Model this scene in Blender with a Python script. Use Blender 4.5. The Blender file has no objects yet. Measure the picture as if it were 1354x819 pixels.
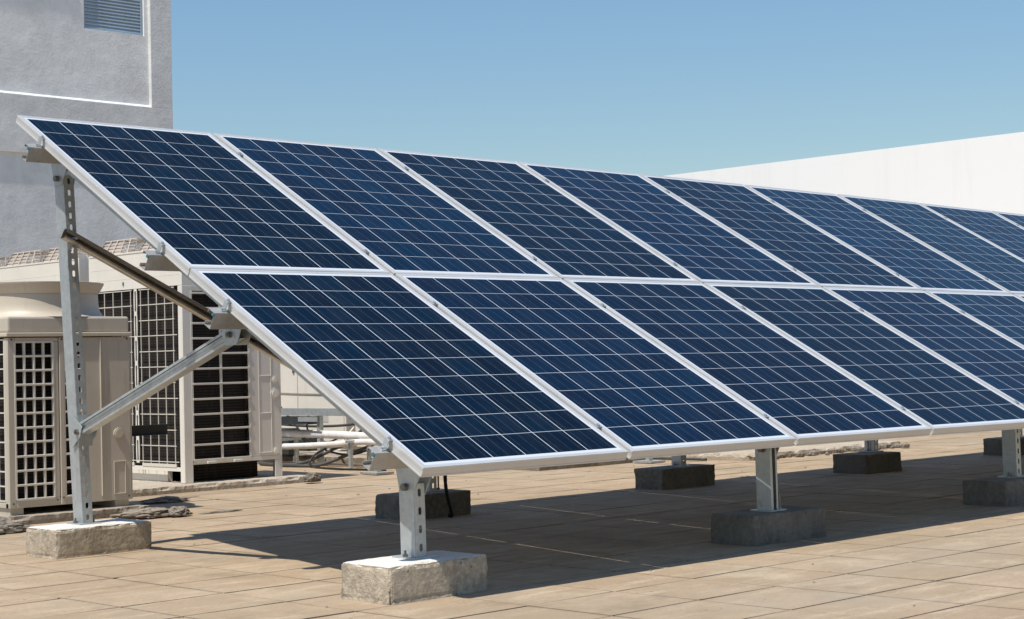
import bpy, bmesh, math, random
from mathutils import Vector, Matrix, noise
random.seed(7)
R = math.radians
scene = bpy.context.scene
COL = scene.collection

# ------------------------------------------------------------------ camera
cam_d = bpy.data.cameras.new("camera"); cam = bpy.data.objects.new("camera", cam_d); COL.objects.link(cam)
cam_d.sensor_width = 36.0; cam_d.lens = 60.595; cam_d.clip_end = 2000; cam_d.clip_start = 0.05
r_ = Vector((0.713, -0.701, -0.024)); f_ = Vector((0.701, 0.712, 0.030)).normalized()
r_ = (r_ - f_ * r_.dot(f_)).normalized(); u_ = r_.cross(f_)
M = Matrix((r_, u_, -f_)).transposed().to_4x4(); M.translation = Vector((-4.064, -4.606, 0.864))
cam.matrix_world = M
scene.camera = cam

# ------------------------------------------------------------------ sky, sun, exposure
SUN_DIR = Vector((0.505, 0.080, -1.0)).normalized()        # the way the light travels
ELEV = math.asin(-SUN_DIR.z)
AZ = math.atan2(-SUN_DIR.x, -SUN_DIR.y)                     # clockwise from +Y
world = bpy.data.worlds.new("World"); scene.world = world; world.use_nodes = True
nt = world.node_tree; bg = nt.nodes["Background"]
sky = nt.nodes.new("ShaderNodeTexSky"); sky.sky_type = 'NISHITA'; sky.sun_disc = False
sky.sun_elevation = ELEV; sky.sun_rotation = AZ % (2 * math.pi)
sky.altitude = 0; sky.air_density = 1.6; sky.dust_density = 0.0; sky.ozone_density = 10.0
nt.links.new(sky.outputs[0], bg.inputs[0]); bg.inputs[1].default_value = 0.110
sun_d = bpy.data.lights.new("sun", 'SUN'); sun = bpy.data.objects.new("sun", sun_d); COL.objects.link(sun)
sun_d.energy = 4.8; sun_d.angle = R(0.53); sun_d.color = (1.0, 0.957, 0.885)
sun.rotation_euler = SUN_DIR.to_track_quat('-Z', 'Y').to_euler()
vs = scene.view_settings
vs.view_transform = 'Standard'; vs.look = 'None'; vs.exposure = 0.0; vs.gamma = 1.0; vs.use_curve_mapping = False

# ------------------------------------------------------------------ materials
class NT:
    """small node helper"""
    def __init__(s, name):
        s.m = bpy.data.materials.new(name); s.m.use_nodes = True
        s.t = s.m.node_tree; s.b = s.t.nodes["Principled BSDF"]
    def n(s, typ, **kw):
        nd = s.t.nodes.new(typ)
        for k, v in kw.items():
            if k.startswith('i_'):
                nd.inputs[k[2:].replace('_', ' ')].default_value = v
            else: setattr(nd, k, v)
        return nd
    def l(s, a, b): s.t.links.new(a, b)
    def setin(s, sock, v):
        if isinstance(v, (int, float)): sock.default_value = v
        elif isinstance(v, tuple): sock.default_value = v if len(v) == 4 or len(sock.default_value) == 3 else (*v, 1)
        else: s.l(v, sock)
    def math(s, op, a, b=0.0, c=None, clamp=False):
        nd = s.t.nodes.new("ShaderNodeMath"); nd.operation = op; nd.use_clamp = clamp
        s.setin(nd.inputs[0], a); s.setin(nd.inputs[1], b)
        if c is not None: s.setin(nd.inputs[2], c)
        return nd.outputs[0]
    def mix(s, fac, a, b, mode='MIX'):
        nd = s.t.nodes.new("ShaderNodeMix"); nd.data_type = 'RGBA'; nd.blend_type = mode
        s.setin(nd.inputs[0], fac); s.setin(nd.inputs[6], a); s.setin(nd.inputs[7], b)
        return nd.outputs[2]
    def ramp(s, v, lo, hi, a=0.0, b=1.0):
        nd = s.t.nodes.new("ShaderNodeMapRange"); s.l(v, nd.inputs[0])
        for i, x in enumerate((lo, hi, a, b)): nd.inputs[i + 1].default_value = x
        return nd.outputs[0]
    def noise(s, vec, scale, detail=4, rough=0.55, col=False):
        nd = s.n("ShaderNodeTexNoise"); nd.inputs["Scale"].default_value = scale
        nd.inputs["Detail"].default_value = detail; nd.inputs["Roughness"].default_value = rough
        s.l(vec, nd.inputs["Vector"]); return nd.outputs[1 if col else 0]
    def obj(s): return s.n("ShaderNodeTexCoord").outputs["Object"]
    def pos(s): return s.n("ShaderNodeNewGeometry").outputs["Position"]
    def map(s, vec, sc=(1, 1, 1), loc=(0, 0, 0), rot=(0, 0, 0)):
        nd = s.n("ShaderNodeMapping"); s.l(vec, nd.inputs[0])
        nd.inputs[1].default_value = loc; nd.inputs[2].default_value = rot; nd.inputs[3].default_value = sc
        return nd.outputs[0]
    def bump(s, h, strength=0.3, dist=0.01):
        nd = s.n("ShaderNodeBump"); nd.inputs["Strength"].default_value = strength
        nd.inputs["Distance"].default_value = dist; s.l(h, nd.inputs["Height"])
        s.l(nd.outputs[0], s.b.inputs["Normal"])
    def out(s, col=None, rough=None, metal=None, spec=None):
        for k, v in (("Base Color", col), ("Roughness", rough), ("Metallic", metal), ("Specular IOR Level", spec)):
            if v is not None: s.setin(s.b.inputs[k], v)
        return s.m

def mat_painted(name, c, rough=0.45, var=0.12, dirt=(0.25, 0.2, 0.14), dirt_amt=0.25, scale=3.0):
    t = NT(name); p = t.pos()
    n1 = t.noise(p, scale, 5, 0.6); n2 = t.noise(t.map(p, (9, 9, 1.2)), 2.0, 6, 0.7)
    base = t.mix(t.ramp(n1, .3, .7), tuple(x * (1 - var) for x in c), tuple(min(1, x * (1 + var * .5)) for x in c))
    d = t.math('MULTIPLY', t.ramp(n2, .56, .8), dirt_amt)
    n3 = t.noise(p, 220, 2, .5)
    t.bump(n3, .04, .002)
    return t.out(t.mix(d, base, dirt), t.ramp(n1, .2, .8, rough - .08, rough + .12))

def mat_galv(name, c=(.56, .58, .59), metal=.75, rough=.38, streak=True):
    t = NT(name); p = t.pos()
    v = t.n("ShaderNodeTexVoronoi"); v.inputs["Scale"].default_value = 55; t.l(p, v.inputs["Vector"])
    cellv = t.n("ShaderNodeSeparateColor"); t.l(v.outputs["Color"], cellv.inputs[0])
    n1 = t.noise(p, 9, 6, .65); n2 = t.noise(t.map(p, (30, 30, 3)), 1.5, 4, .6)
    k = t.math('ADD', t.math('MULTIPLY', cellv.outputs[0], .18), t.math('MULTIPLY', t.ramp(n1, .3, .7), .25))
    base = t.mix(k, tuple(x * .72 for x in c), tuple(min(1, x * 1.35) for x in c))
    base = t.mix(t.math('MULTIPLY', t.ramp(n2, .55, .75), .35), base, (.72, .73, .72))
    t.bump(n1, .05, .002)
    return t.out(base, t.ramp(n1, .25, .75, rough - .1, rough + .18), metal)

def mat_concrete(name, c, var=.3, pores=True, dust=0.0, rough=.9, sc=1.0, dcol=(.80, .77, .72)):
    t = NT(name); p = t.pos()
    n1 = t.noise(p, 5 * sc, 6, .65); n2 = t.noise(p, 40 * sc, 5, .7); n3 = t.noise(p, 1.3 * sc, 3)
    base = t.mix(t.ramp(n1, .3, .72), tuple(x * (1 - var) for x in c), tuple(min(1, x * (1 + var * .6)) for x in c))
    base = t.mix(t.math('MULTIPLY', t.ramp(n2, .45, .62), .5), base, tuple(min(1, x * 1.4) for x in c))
    n5 = t.noise(t.map(p, (1, 1, .16)), 16 * sc, 4, .6)
    base = t.mix(t.math('MULTIPLY', t.ramp(n5, .52, .66), .3), base, tuple(x * .5 for x in c))
    base = t.mix(t.math('MULTIPLY', t.ramp(n3, .45, .6), .45), base, tuple(x * .7 for x in (c[0] * 1.1, c[1], c[2] * .85)))
    h = t.math('ADD', n2, t.math('MULTIPLY', n1, .8))
    if pores:
        v = t.n("ShaderNodeTexVoronoi"); v.inputs["Scale"].default_value = 38 * sc; t.l(p, v.inputs["Vector"])
        sz = t.n("ShaderNodeSeparateColor"); t.l(v.outputs["Color"], sz.inputs[0])
        thr = t.math('MULTIPLY', t.ramp(sz.outputs[0], .6, 1, 0, 1), .26)
        hole = t.math('LESS_THAN', v.outputs["Distance"], thr)
        base = t.mix(t.math('MULTIPLY', hole, .55), base, tuple(x * .25 for x in c))
        h = t.math('SUBTRACT', h, t.math('MULTIPLY', hole, 1.2))
    if dust:
        g = t.n("ShaderNodeNewGeometry"); sx = t.n("ShaderNodeSeparateXYZ"); t.l(g.outputs["Normal"], sx.inputs[0])
        up = t.ramp(sx.outputs[2], .6, .95)
        up = t.math('MULTIPLY', up, t.ramp(n1, .25, .5, .7, 1))
        base = t.mix(t.math('MULTIPLY', up, dust), base, dcol)
    t.bump(h, .9, .008)
    return t.out(base, rough, 0, .25)

def mat_tiles():
    t = NT("roof_tiles_sandy"); p = t.pos()
    sp = t.n("ShaderNodeSeparateXYZ"); t.l(p, sp.inputs[0])
    px, py = .4555, .400
    gx = t.math('DIVIDE', t.math('ADD', sp.outputs[0], -.251 + 45.55), px)
    gy = t.math('DIVIDE', t.math('ADD', sp.outputs[1], -.130 + 40.0), py)
    fx = t.math('FRACT', gx); fy = t.math('FRACT', gy)
    dx = t.math('MULTIPLY', t.math('MINIMUM', fx, t.math('SUBTRACT', 1.0, fx)), px)
    dy = t.math('MULTIPLY', t.math('MINIMUM', fy, t.math('SUBTRACT', 1.0, fy)), py)
    d = t.math('MINIMUM', dx, dy)
    edge_n = t.noise(p, 26, 4, .7)
    joint = t.ramp(d, .005, .022, 1, 0)
    cb = t.n("ShaderNodeCombineXYZ"); t.l(t.math('FLOOR', gx), cb.inputs[0]); t.l(t.math('FLOOR', gy), cb.inputs[1])
    wn = t.n("ShaderNodeTexWhiteNoise"); t.l(cb.outputs[0], wn.inputs[0])
    n_big = t.noise(p, .55, 4, .55); n_mid = t.noise(p, 4.5, 7, .68); n_fine = t.noise(p, 60, 4, .75)
    n_str = t.noise(t.map(p, (1.0, 5.5, 1), rot=(0, 0, .5)), 2.2, 6, .72)
    A, B = (.405, .300, .198), (.478, .360, .246)
    base = t.mix(wn.outputs[0], A, B)
    base = t.mix(t.math('MULTIPLY', t.ramp(n_mid, .40, .60), .6), base, (.350, .258, .160))
    base = t.mix(t.math('MULTIPLY', t.ramp(n_str, .52, .64), .6), base, (.60, .475, .335))
    base = t.mix(t.math('MULTIPLY', t.ramp(n_big, .48, .64), .5), base, (.335, .258, .165))
    n_blot = t.noise(t.map(p, (1, 1, 1), loc=(7, 3, 0)), 1.7, 6, .7)
    base = t.mix(t.math('MULTIPLY', t.ramp(n_blot, .56, .66), .55), base, (.545, .432, .300))
    base = t.mix(t.math('MULTIPLY', t.ramp(n_blot, .44, .34), .55), base, (.245, .190, .128))
    base = t.mix(t.math('MULTIPLY', t.ramp(n_fine, .48, .68), .5), base, (.265, .198, .128))
    n_gr = t.noise(t.map(p, (1, 1, 1), loc=(2, 9, 0)), .9, 5, .65)
    base = t.mix(t.math('MULTIPLY', t.ramp(n_gr, .52, .66), .40), base, (.40, .345, .262))
    spk = t.n("ShaderNodeTexVoronoi"); spk.inputs["Scale"].default_value = 5.5; t.l(p, spk.inputs["Vector"])
    spot = t.math('LESS_THAN', spk.outputs["Distance"], .045)
    base = t.mix(t.math('MULTIPLY', spot, .6), base, (.12, .09, .06))
    base = t.mix(t.math('MULTIPLY', joint, t.ramp(edge_n, .35, .65, .05, .5)), base, (.26, .19, .13))
    h = t.math('ADD', t.math('MULTIPLY', n_mid, .7), t.math('MULTIPLY', n_fine, .25))
    t.bump(h, .6, .006)
    return t.out(base, .88, 0, .2)

def mat_cells():
    """polycrystalline cells: 6 x 10 squares, white gaps, thin bus lines (UV is in metres on the glass)"""
    t = NT("solar_cells"); uv = t.n("ShaderNodeUVMap"); uv.uv_map = "UVMap"
    oi = t.n("ShaderNodeObjectInfo")
    sp = t.n("ShaderNodeSeparateXYZ"); t.l(uv.outputs[0], sp.inputs[0])
    mx, my = .011, .018
    px, py = (1.057 - 2 * mx) / 6, (1.601 - 2 * my) / 10
    u = t.math('DIVIDE', t.math('SUBTRACT', sp.outputs[0], mx), px)
    v = t.math('DIVIDE', t.math('SUBTRACT', sp.outputs[1], my), py)
    fu, fv = t.math('FRACT', u), t.math('FRACT', v)
    du = t.math('MULTIPLY', t.math('MINIMUM', fu, t.math('SUBTRACT', 1.0, fu)), px)
    dv = t.math('MULTIPLY', t.math('MINIMUM', fv, t.math('SUBTRACT', 1.0, fv)), py)
    gap = t.math('MAXIMUM', t.math('LESS_THAN', du, .0019), t.math('LESS_THAN', dv, .0012))
    outside = t.math('MAXIMUM', t.math('LESS_THAN', t.math('MULTIPLY', u, t.math('SUBTRACT', 6.0, u)), 0.0),
                     t.math('LESS_THAN', t.math('MULTIPLY', v, t.math('SUBTRACT', 10.0, v)), 0.0))
    gap = t.math('MAXIMUM', gap, outside)
    b3 = t.math('FRACT', t.math('MULTIPLY', fu, 3.0))
    bus = t.math('LESS_THAN', t.math('ABSOLUTE', t.math('SUBTRACT', b3, .5)), .0115)
    cb = t.n("ShaderNodeCombineXYZ"); t.l(t.math('FLOOR', u), cb.inputs[0]); t.l(t.math('FLOOR', v), cb.inputs[1])
    t.l(t.math('MULTIPLY', oi.outputs["Random"], 91.0), cb.inputs[2])
    wn = t.n("ShaderNodeTexWhiteNoise"); t.l(cb.outputs[0], wn.inputs[0])
    off = t.n("ShaderNodeVectorMath", operation='SCALE'); t.l(cb.outputs[0], off.inputs[0]); off.inputs["Scale"].default_value = 3.7
    add = t.n("ShaderNodeVectorMath", operation='ADD'); t.l(uv.outputs[0], add.inputs[0]); t.l(off.outputs[0], add.inputs[1])
    vor = t.n("ShaderNodeTexVoronoi"); vor.inputs["Scale"].default_value = 95; t.l(add.outputs[0], vor.inputs["Vector"])
    cr = t.n("ShaderNodeSeparateColor"); t.l(vor.outputs["Color"], cr.inputs[0])
    nz = t.noise(add.outputs[0], 7, 3, .5)
    c = t.mix(wn.outputs[0], (.0022, .0050, .0135), (.0009, .0140, .0350))
    c = t.mix(t.math('MULTIPLY', cr.outputs[0], .5), c, (.0016, .0170, .0440))
    c = t.mix(t.math('MULTIPLY', t.ramp(nz, .35, .7), .4), c, (.0017, .0055, .016))
    hs = t.n("ShaderNodeHueSaturation"); t.l(c, hs.inputs["Color"])
    t.l(t.ramp(oi.outputs["Random"], 0, 1, .65, 1.65), hs.inputs["Value"])
    hr = t.math('FRACT', t.math('MULTIPLY', oi.outputs["Random"], 7.31))
    t.l(t.ramp(hr, 0, 1, .488, .512), hs.inputs["Hue"])
    c = hs.outputs[0]
    c = t.mix(t.math('MULTIPLY', bus, .34), c, (.22, .27, .34))
    c = t.mix(gap, c, (.60, .63, .66))
    pn = t.noise(uv.outputs[0], 2.4, 5, .6)
    dustn = t.noise(t.map(uv.outputs[0], (1, .35, 1)), 8, 6, .7)
    c = t.mix(t.math('MULTIPLY', t.ramp(dustn, .45, .8), .022), c, (.5, .45, .38))
    t.b.inputs["IOR"].default_value = 1.16
    return t.out(c, t.ramp(pn, .3, .7, .10, .20), 0, .5)

def mat_wall(name, c, streak=.2):
    t = NT(name); p = t.pos()
    n1 = t.noise(p, 2.2, 8, .66); n2 = t.noise(t.map(p, (1, 1, 1)), 6.0, 8, .70); n3 = t.noise(t.map(p, (3.2, 3.2, .32)), 1.6, 5, .6)
    n4 = t.noise(p, 28, 4, .7)
    base = t.mix(t.ramp(n1, .3, .7), tuple(x * .84 for x in c), tuple(min(1, x * 1.10) for x in c))
    base = t.mix(t.math('MULTIPLY', t.ramp(n2, .54, .72), .32), base, tuple(x * .70 for x in c))
    base = t.mix(t.math('MULTIPLY', t.ramp(n3, .5, .75), streak), base, tuple(min(1, x * 1.25) for x in c))
    h = t.math('ADD', t.math('MULTIPLY', n2, 1.0), t.math('MULTIPLY', n4, .25))
    t.bump(h, .30, .035)
    return t.out(base, .92, 0, .2)

def mat_white_wall():
    t = NT("white_render"); p = t.pos()
    n1 = t.noise(p, .5, 5, .6); n3 = t.noise(t.map(p, (1, 1.6, .12)), 1.2, 5, .65)
    base = t.mix(t.math('MULTIPLY', t.ramp(n3, .5, .78), .45), (.88, .87, .835), (.72, .71, .68))
    base = t.mix(t.math('MULTIPLY', t.ramp(n1, .5, .75), .2), base, (.93, .93, .93))
    t.bump(n1, .1, .01)
    return t.out(base, .9, 0, .2)

def mat_coil():
    t = NT("coil_fins_dark"); p = t.pos(); sp = t.n("ShaderNodeSeparateXYZ"); t.l(p, sp.inputs[0])
    s = t.math('ABSOLUTE', t.math('SINE', t.math('MULTIPLY', sp.outputs[2], 150.0)))
    n = t.noise(t.map(p, (6, 6, 1.5)), 3, 5, .7)
    c = t.mix(s, (.006, .005, .0045), (.032, .026, .022))
    c = t.mix(t.math('MULTIPLY', t.ramp(n, .55, .75), .4), c, (.10, .085, .07))
    return t.out(c, .7, 0, .2)

M_BED = mat_concrete("joint_bed", (.19, .142, .096), .4, False)
M_TILE = mat_tiles(); M_CELL = mat_cells()
M_FRAME = mat_painted("anodised_frame", (.63, .62, .595), .34, .06, (.4, .36, .3), .25)
M_FRAME.node_tree.nodes["Principled BSDF"].inputs["Metallic"].default_value = .25
M_BACK = mat_painted("greyed_backsheet", (.30, .30, .30), .6, .05)  # white sheet greyed so less light bounces into the array's shadow
M_BLACKP = mat_painted("black_plastic", (.012, .012, .013), .45, .1, (.05, .045, .04), .3)
M_GALV = mat_galv("galvanised_steel", (.52, .565, .575), .45, .32)
M_GALVD = mat_galv("weathered_steel_rail", (.52, .51, .48), .5, .42)
M_TUBE = mat_galv("brace_steel", (.62, .585, .53), .9, .30)
M_BOLT = mat_galv("bolt_steel", (.22, .21, .2), .9, .4)
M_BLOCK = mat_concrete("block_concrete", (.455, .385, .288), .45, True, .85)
M_BLOCKD = mat_concrete("block_concrete_shaded", (.185, .165, .138), .4, True, .12)  # darkened copy for blocks under the array: their shade is in the colour
M_SLAB = mat_concrete("slab_concrete", (.24, .205, .165), .42, True, .5, sc=.8, dcol=(.50, .42, .33))
M_RUBBLE = mat_concrete("rubble_concrete", (.19, .165, .135), .5, True, .35, dcol=(.46, .41, .33))
M_MORTAR = mat_concrete("mortar_light", (.44, .38, .30), .4, True, .4, dcol=(.58, .50, .40))
M_WALL = mat_wall("grey_wall", (.80, .795, .77)); M_WALLB = mat_wall("grey_wall_shaded", (.66, .675, .665), .3)  # second one, for the lower wall, has the ledge's shade in its colour
M_TRIM = mat_wall("grey_trim", (.70, .70, .68))
M_WHITE = mat_white_wall()
M_CREAM = mat_painted("cream_sheet_metal", (.76, .715, .625), .42, .06, (.4, .33, .24), .22)
M_TAN = mat_painted("tan_sheet_metal", (.56, .485, .375), .42, .06, (.3, .24, .16), .25)
M_TALL = mat_painted("pale_grey_sheet_metal", (.69, .65, .57), .42, .06, (.3, .25, .18), .25)
M_TAUPE = mat_painted("beige_sheet_metal", (.53, .475, .385), .45, .09, (.24, .19, .13), .4)
M_WIRE = mat_painted("wire_grille", (.66, .62, .53), .5, .08)
M_LOUV = mat_painted("louvre_metal", (.34, .43, .50), .4, .12, (.1, .1, .1), .3)
M_COIL = mat_coil()
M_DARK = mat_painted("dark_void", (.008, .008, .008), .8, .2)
M_PIPE = mat_painted("white_pipe_wrap", (.74, .72, .69), .75, .16, (.35, .3, .25), .45, 8)
M_HOSE = mat_painted("grey_hose", (.06, .062, .058), .5, .2)
M_PINK = mat_painted("fan_guard_plastic", (.52, .45, .385), .6, .08)
M_BLUE = mat_painted("blue_tape", (.03, .17, .22), .5, .1)
M_NAVYBOX = mat_painted("dark_box_steel", (.035, .045, .05), .45, .2)

# ------------------------------------------------------------------ mesh helpers
class MB:
    def __init__(s): s.v = []; s.f = []
    def add(s, vs, fs, mtx=None):
        b = len(s.v)
        s.v += [tuple(mtx @ Vector(p)) if mtx else tuple(p) for p in vs]
        s.f += [tuple(b + i for i in f) for f in fs]
    def box(s, x0, x1, y0, y1, z0, z1, mtx=None):
        s.add([(x0, y0, z0), (x1, y0, z0), (x1, y1, z0), (x0, y1, z0), (x0, y0, z1), (x1, y0, z1), (x1, y1, z1), (x0, y1, z1)],
              [(0, 3, 2, 1), (4, 5, 6, 7), (0, 1, 5, 4), (1, 2, 6, 5), (2, 3, 7, 6), (3, 0, 4, 7)], mtx)
    def bar(s, a, b, w, h, up=(0, 0, 1)):
        a, b = Vector(a), Vector(b); d = (b - a); L = d.length; d.normalize(); up = Vector(up)
        sd = d.cross(up).normalized(); up2 = sd.cross(d)
        m = Matrix((sd, d, up2)).transposed().to_4x4(); m.translation = a
        s.box(-w / 2, w / 2, 0, L, -h / 2, h / 2, m)
    def tube(s, pts, r, n=12, cap=True):
        pts = [Vector(p) for p in pts]; rings = []; ref = Vector((0, 0, 1))
        for i, p in enumerate(pts):
            d = (pts[min(i + 1, len(pts) - 1)] - pts[max(i - 1, 0)]).normalized()
            rf = ref if abs(d.dot(ref)) < .95 else Vector((1, 0, 0))
            a = d.cross(rf).normalized(); b = a.cross(d)
            rr = r[i] if isinstance(r, (list, tuple)) else r
            rings.append([p + (a * math.cos(2 * math.pi * k / n) + b * math.sin(2 * math.pi * k / n)) * rr for k in range(n)])
        vs = [v for ring in rings for v in ring]; fs = []
        for i in range(len(pts) - 1):
            for k in range(n):
                k2 = (k + 1) % n; fs.append((i * n + k, i * n + k2, (i + 1) * n + k2, (i + 1) * n + k))
        if cap: fs.append(tuple(range(n - 1, -1, -1))); fs.append(tuple((len(pts) - 1) * n + k for k in range(n)))
        s.add(vs, fs)
    def sheet(s, prof, a, b, xax, yax):
        """open profile (list of 2D points in xax,yax) swept from a to b"""
        a, b, xax, yax = Vector(a), Vector(b), Vector(xax), Vector(yax); n = len(prof); vs = []
        for o in (a, b): vs += [o + xax * p[0] + yax * p[1] for p in prof]
        s.add(vs, [(i, i + 1, n + i + 1, n + i) for i in range(n - 1)])
    def slotted(s, mtx, w, L, sw=.016, sh=.030, pitch=.055):
        """flat strip in local xz plane (y=0) with a row of stadium holes"""
        n = max(1, int(L / pitch)); p = L / n; N = 16
        for i in range(n):
            zc = (i + .5) * p; outer = []; inner = []
            for k in range(N):
                a = 2 * math.pi * (k + .5) / N; ca, sa = math.cos(a), math.sin(a)
                q = 1 / max(abs(ca) / (w / 2), abs(sa) / (p / 2))
                outer.append((ca * q, 0, zc + sa * q))
                inner.append((ca * sw / 2, 0, zc + sa * sw / 2 + (1 if sa > 0 else -1) * (sh - sw) / 2))
            cs = [(w / 2, 0, zc + p / 2), (-w / 2, 0, zc + p / 2), (-w / 2, 0, zc - p / 2), (w / 2, 0, zc - p / 2)]
            vs = outer + inner; fs = []
            for k in range(N): k2 = (k + 1) % N; fs.append((k, k2, N + k2, N + k))
            s.add(vs, fs, mtx)
            for c in cs:   # fill the corner slivers
                ds = sorted(range(N), key=lambda k: (outer[k][0] - c[0]) ** 2 + (outer[k][2] - c[2]) ** 2)[:2]
                if abs(ds[0] - ds[1]) in (1, N - 1): s.add([c, outer[ds[0]], outer[ds[1]]], [(0, 1, 2)], mtx)
    def build(s, name, mat, parent=None, bevel=0, solid=0, smooth=False, label=None):
        me = bpy.data.meshes.new(name); me.from_pydata(s.v, [], s.f); me.validate(); me.update()
        o = bpy.data.objects.new(name, me); COL.objects.link(o)
        for m in (mat if isinstance(mat, (list, tuple)) else [mat]): me.materials.append(m)
        if parent: o.parent = parent
        if solid:
            md = o.modifiers.new("solid", 'SOLIDIFY'); md.thickness = solid; md.offset = 0
        if bevel:
            md = o.modifiers.new("bevel", 'BEVEL'); md.width = bevel; md.segments = 2; md.limit_method = 'ANGLE'
        if smooth:
            for p in me.polygons: p.use_smooth = True
        if label: o['label'] = label
        return o
def tag(o, label=None, cat=None, group=None, kind=None):
    if label: o['label'] = label
    if cat: o['category'] = cat
    if group: o['group'] = group
    if kind: o['kind'] = kind
    return o
def empty(name, loc=(0, 0, 0)):
    o = bpy.data.objects.new(name, None); COL.objects.link(o); o.location = loc; o.empty_display_size = .1
    return o
def local(o):
    """keep world coordinates of the children of an Empty standing at o.location"""
    for ch in o.children:
        ch.matrix_parent_inverse = Matrix.Translation(o.location).inverted()
def rough_block(x0, x1, y0, y1, z0, z1, seed, amp=.006, chip=.5, yaw=0, res=.010, taper=0.0):
    """concrete block with worn edges, as one mesh"""
    bm = bmesh.new(); nx, ny, nz = [max(2, int((b - a) / res)) for a, b in ((x0, x1), (y0, y1), (z0, z1))]
    def grid(f, a, b):
        vs = [[bm.verts.new(f(i / a, j / b)) for j in range(b + 1)] for i in range(a + 1)]
        for i in range(a):
            for j in range(b): bm.faces.new((vs[i][j], vs[i + 1][j], vs[i + 1][j + 1], vs[i][j + 1]))
    grid(lambda a, b: (a, 0, b), nx, nz); grid(lambda a, b: (1 - a, 1, b), nx, nz)
    grid(lambda a, b: (0, 1 - a, b), ny, nz); grid(lambda a, b: (1, a, b), ny, nz)
    grid(lambda a, b: (a, b, 1), nx, ny); grid(lambda a, b: (a, 1 - b, 0), nx, ny)
    bmesh.ops.remove_doubles(bm, verts=bm.verts, dist=1e-5)
    L = Vector((x1 - x0, y1 - y0, z1 - z0)); c = Vector(((x0 + x1) / 2, (y0 + y1) / 2, z0)); rot = Matrix.Rotation(yaw, 3, 'Z')
    for v in bm.verts:
        q = Vector((v.co.x * L.x - L.x / 2, v.co.y * L.y - L.y / 2, v.co.z * L.z))
        e = [min(v.co[i], 1 - v.co[i]) * L[i] for i in range(3)]
        if v.co.z < .01: e[2] = 1
        es = sorted(e); edge = es[1]                    # distance to the nearest edge for a surface vertex
        nn = noise.noise(Vector(q) * 9 + Vector((seed * 3.1, 0, 0))); n2 = noise.noise(Vector(q) * 31 + Vector((0, seed * 1.7, 0)))
        k = max(0, 1 - edge / .020)
        inn = Vector((-q.x / (L.x / 2) if e[0] < .001 else 0, -q.y / (L.y / 2) if e[1] < .001 else 0, -1 if v.co.z > .999 else 0))
        k = k ** 1.5; n4 = noise.noise(Vector(q) * 75 + Vector((seed, seed, 0))); amt = k * chip * (.004 + .030 * max(0, nn - .05) + .004 * n2 + .002 * n4) + amp * (.05 * n2 + .09 * n4)
        q += inn * amt
        q.x *= 1 + taper * v.co.z; q = rot @ q
        if v.co.z < .01: q.z = 0
        v.co = q + c
    bmesh.ops.recalc_face_normals(bm, faces=bm.faces)
    me = bpy.data.meshes.new("block"); bm.to_mesh(me); bm.free()
    return me
def rock_mesh(cx, cy, cz, sx, sy, sz, seed, sub=5):
    bm = bmesh.new(); bmesh.ops.create_icosphere(bm, subdivisions=sub, radius=1)
    for v in bm.verts:
        n = noise.noise(v.co * 1.6 + Vector((seed * 7.3, 0, 0))) + .5 * noise.noise(v.co * 4.2 + Vector((0, seed, 0)))
        w_ = Vector((v.co.x * sx, v.co.y * sy, v.co.z * sz)) + Vector((seed, 0, 0)); n3 = noise.noise(w_ * 34) * .16 + noise.noise(w_ * 90) * .08
        q = v.co * (1 + .30 * n + n3); v.co = Vector((cx + q.x * sx, cy + q.y * sy, max(cz + q.z * sz, cz - sz * .35)))
    me = bpy.data.meshes.new("stone"); bm.to_mesh(me); bm.free(); return me
def link(me, name, mat, parent=None):
    o = bpy.data.objects.new(name, me); COL.objects.link(o); me.materials.append(mat)
    if parent: o.parent = parent
    return o

# ------------------------------------------------------------------ ground
TX, TY = .4555, .400
g = MB(); g.add([(-300, -300, -.011), (300, -300, -.011), (300, 300, -.011), (-300, 300, -.011)], [(0, 1, 2, 3)])
tag(g.build("ground", M_BED), kind='structure')
g = MB(); tr = random.Random(11)
for i in range(-22, 62):
    for j in range(-20, 39):
        x0, y0 = .251 + i * TX, .130 + j * TY
        far = (i > 40 or j > 24)
        gx = tr.uniform(.0024, .0050); gy = tr.uniform(.0028, .0066); jt = lambda: tr.uniform(-.0018, .0018)
        zc = tr.uniform(-.0012, .0006)
        c = [(x0 + gx + jt(), y0 + gy + jt()), (x0 + TX - gx + jt(), y0 + gy + jt()), (x0 + TX - gx + jt(), y0 + TY - gy + jt()), (x0 + gx + jt(), y0 + TY - gy + jt())]
        zz = [zc + tr.uniform(-.0010, .0010) for _ in range(4)]
        if tr.random() < .30:      # a broken corner
            k = tr.randrange(4); a, b, d = c[k], c[(k + 1) % 4], c[k - 1]; q = tr.uniform(.02, .07); q2 = tr.uniform(.02, .07)
            n1 = (a[0] + (d[0] - a[0]) * q, a[1] + (d[1] - a[1]) * q); n2 = (a[0] + (b[0] - a[0]) * q2, a[1] + (b[1] - a[1]) * q2)
            c[k:k + 1] = [n1, n2]; zz[k:k + 1] = [zz[k], zz[k]]
        n = len(c)
        top = [(q[0], q[1], z) for q, z in zip(c, zz)]; bot = [(q[0], q[1], -.0105) for q in c]
        g.add(top + bot, [tuple(range(n))] + [(n + k, n + (k + 1) % n, (k + 1) % n, k) for k in range(n)])
tag(g.build("roof_tiles", M_TILE), kind='structure')

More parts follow.
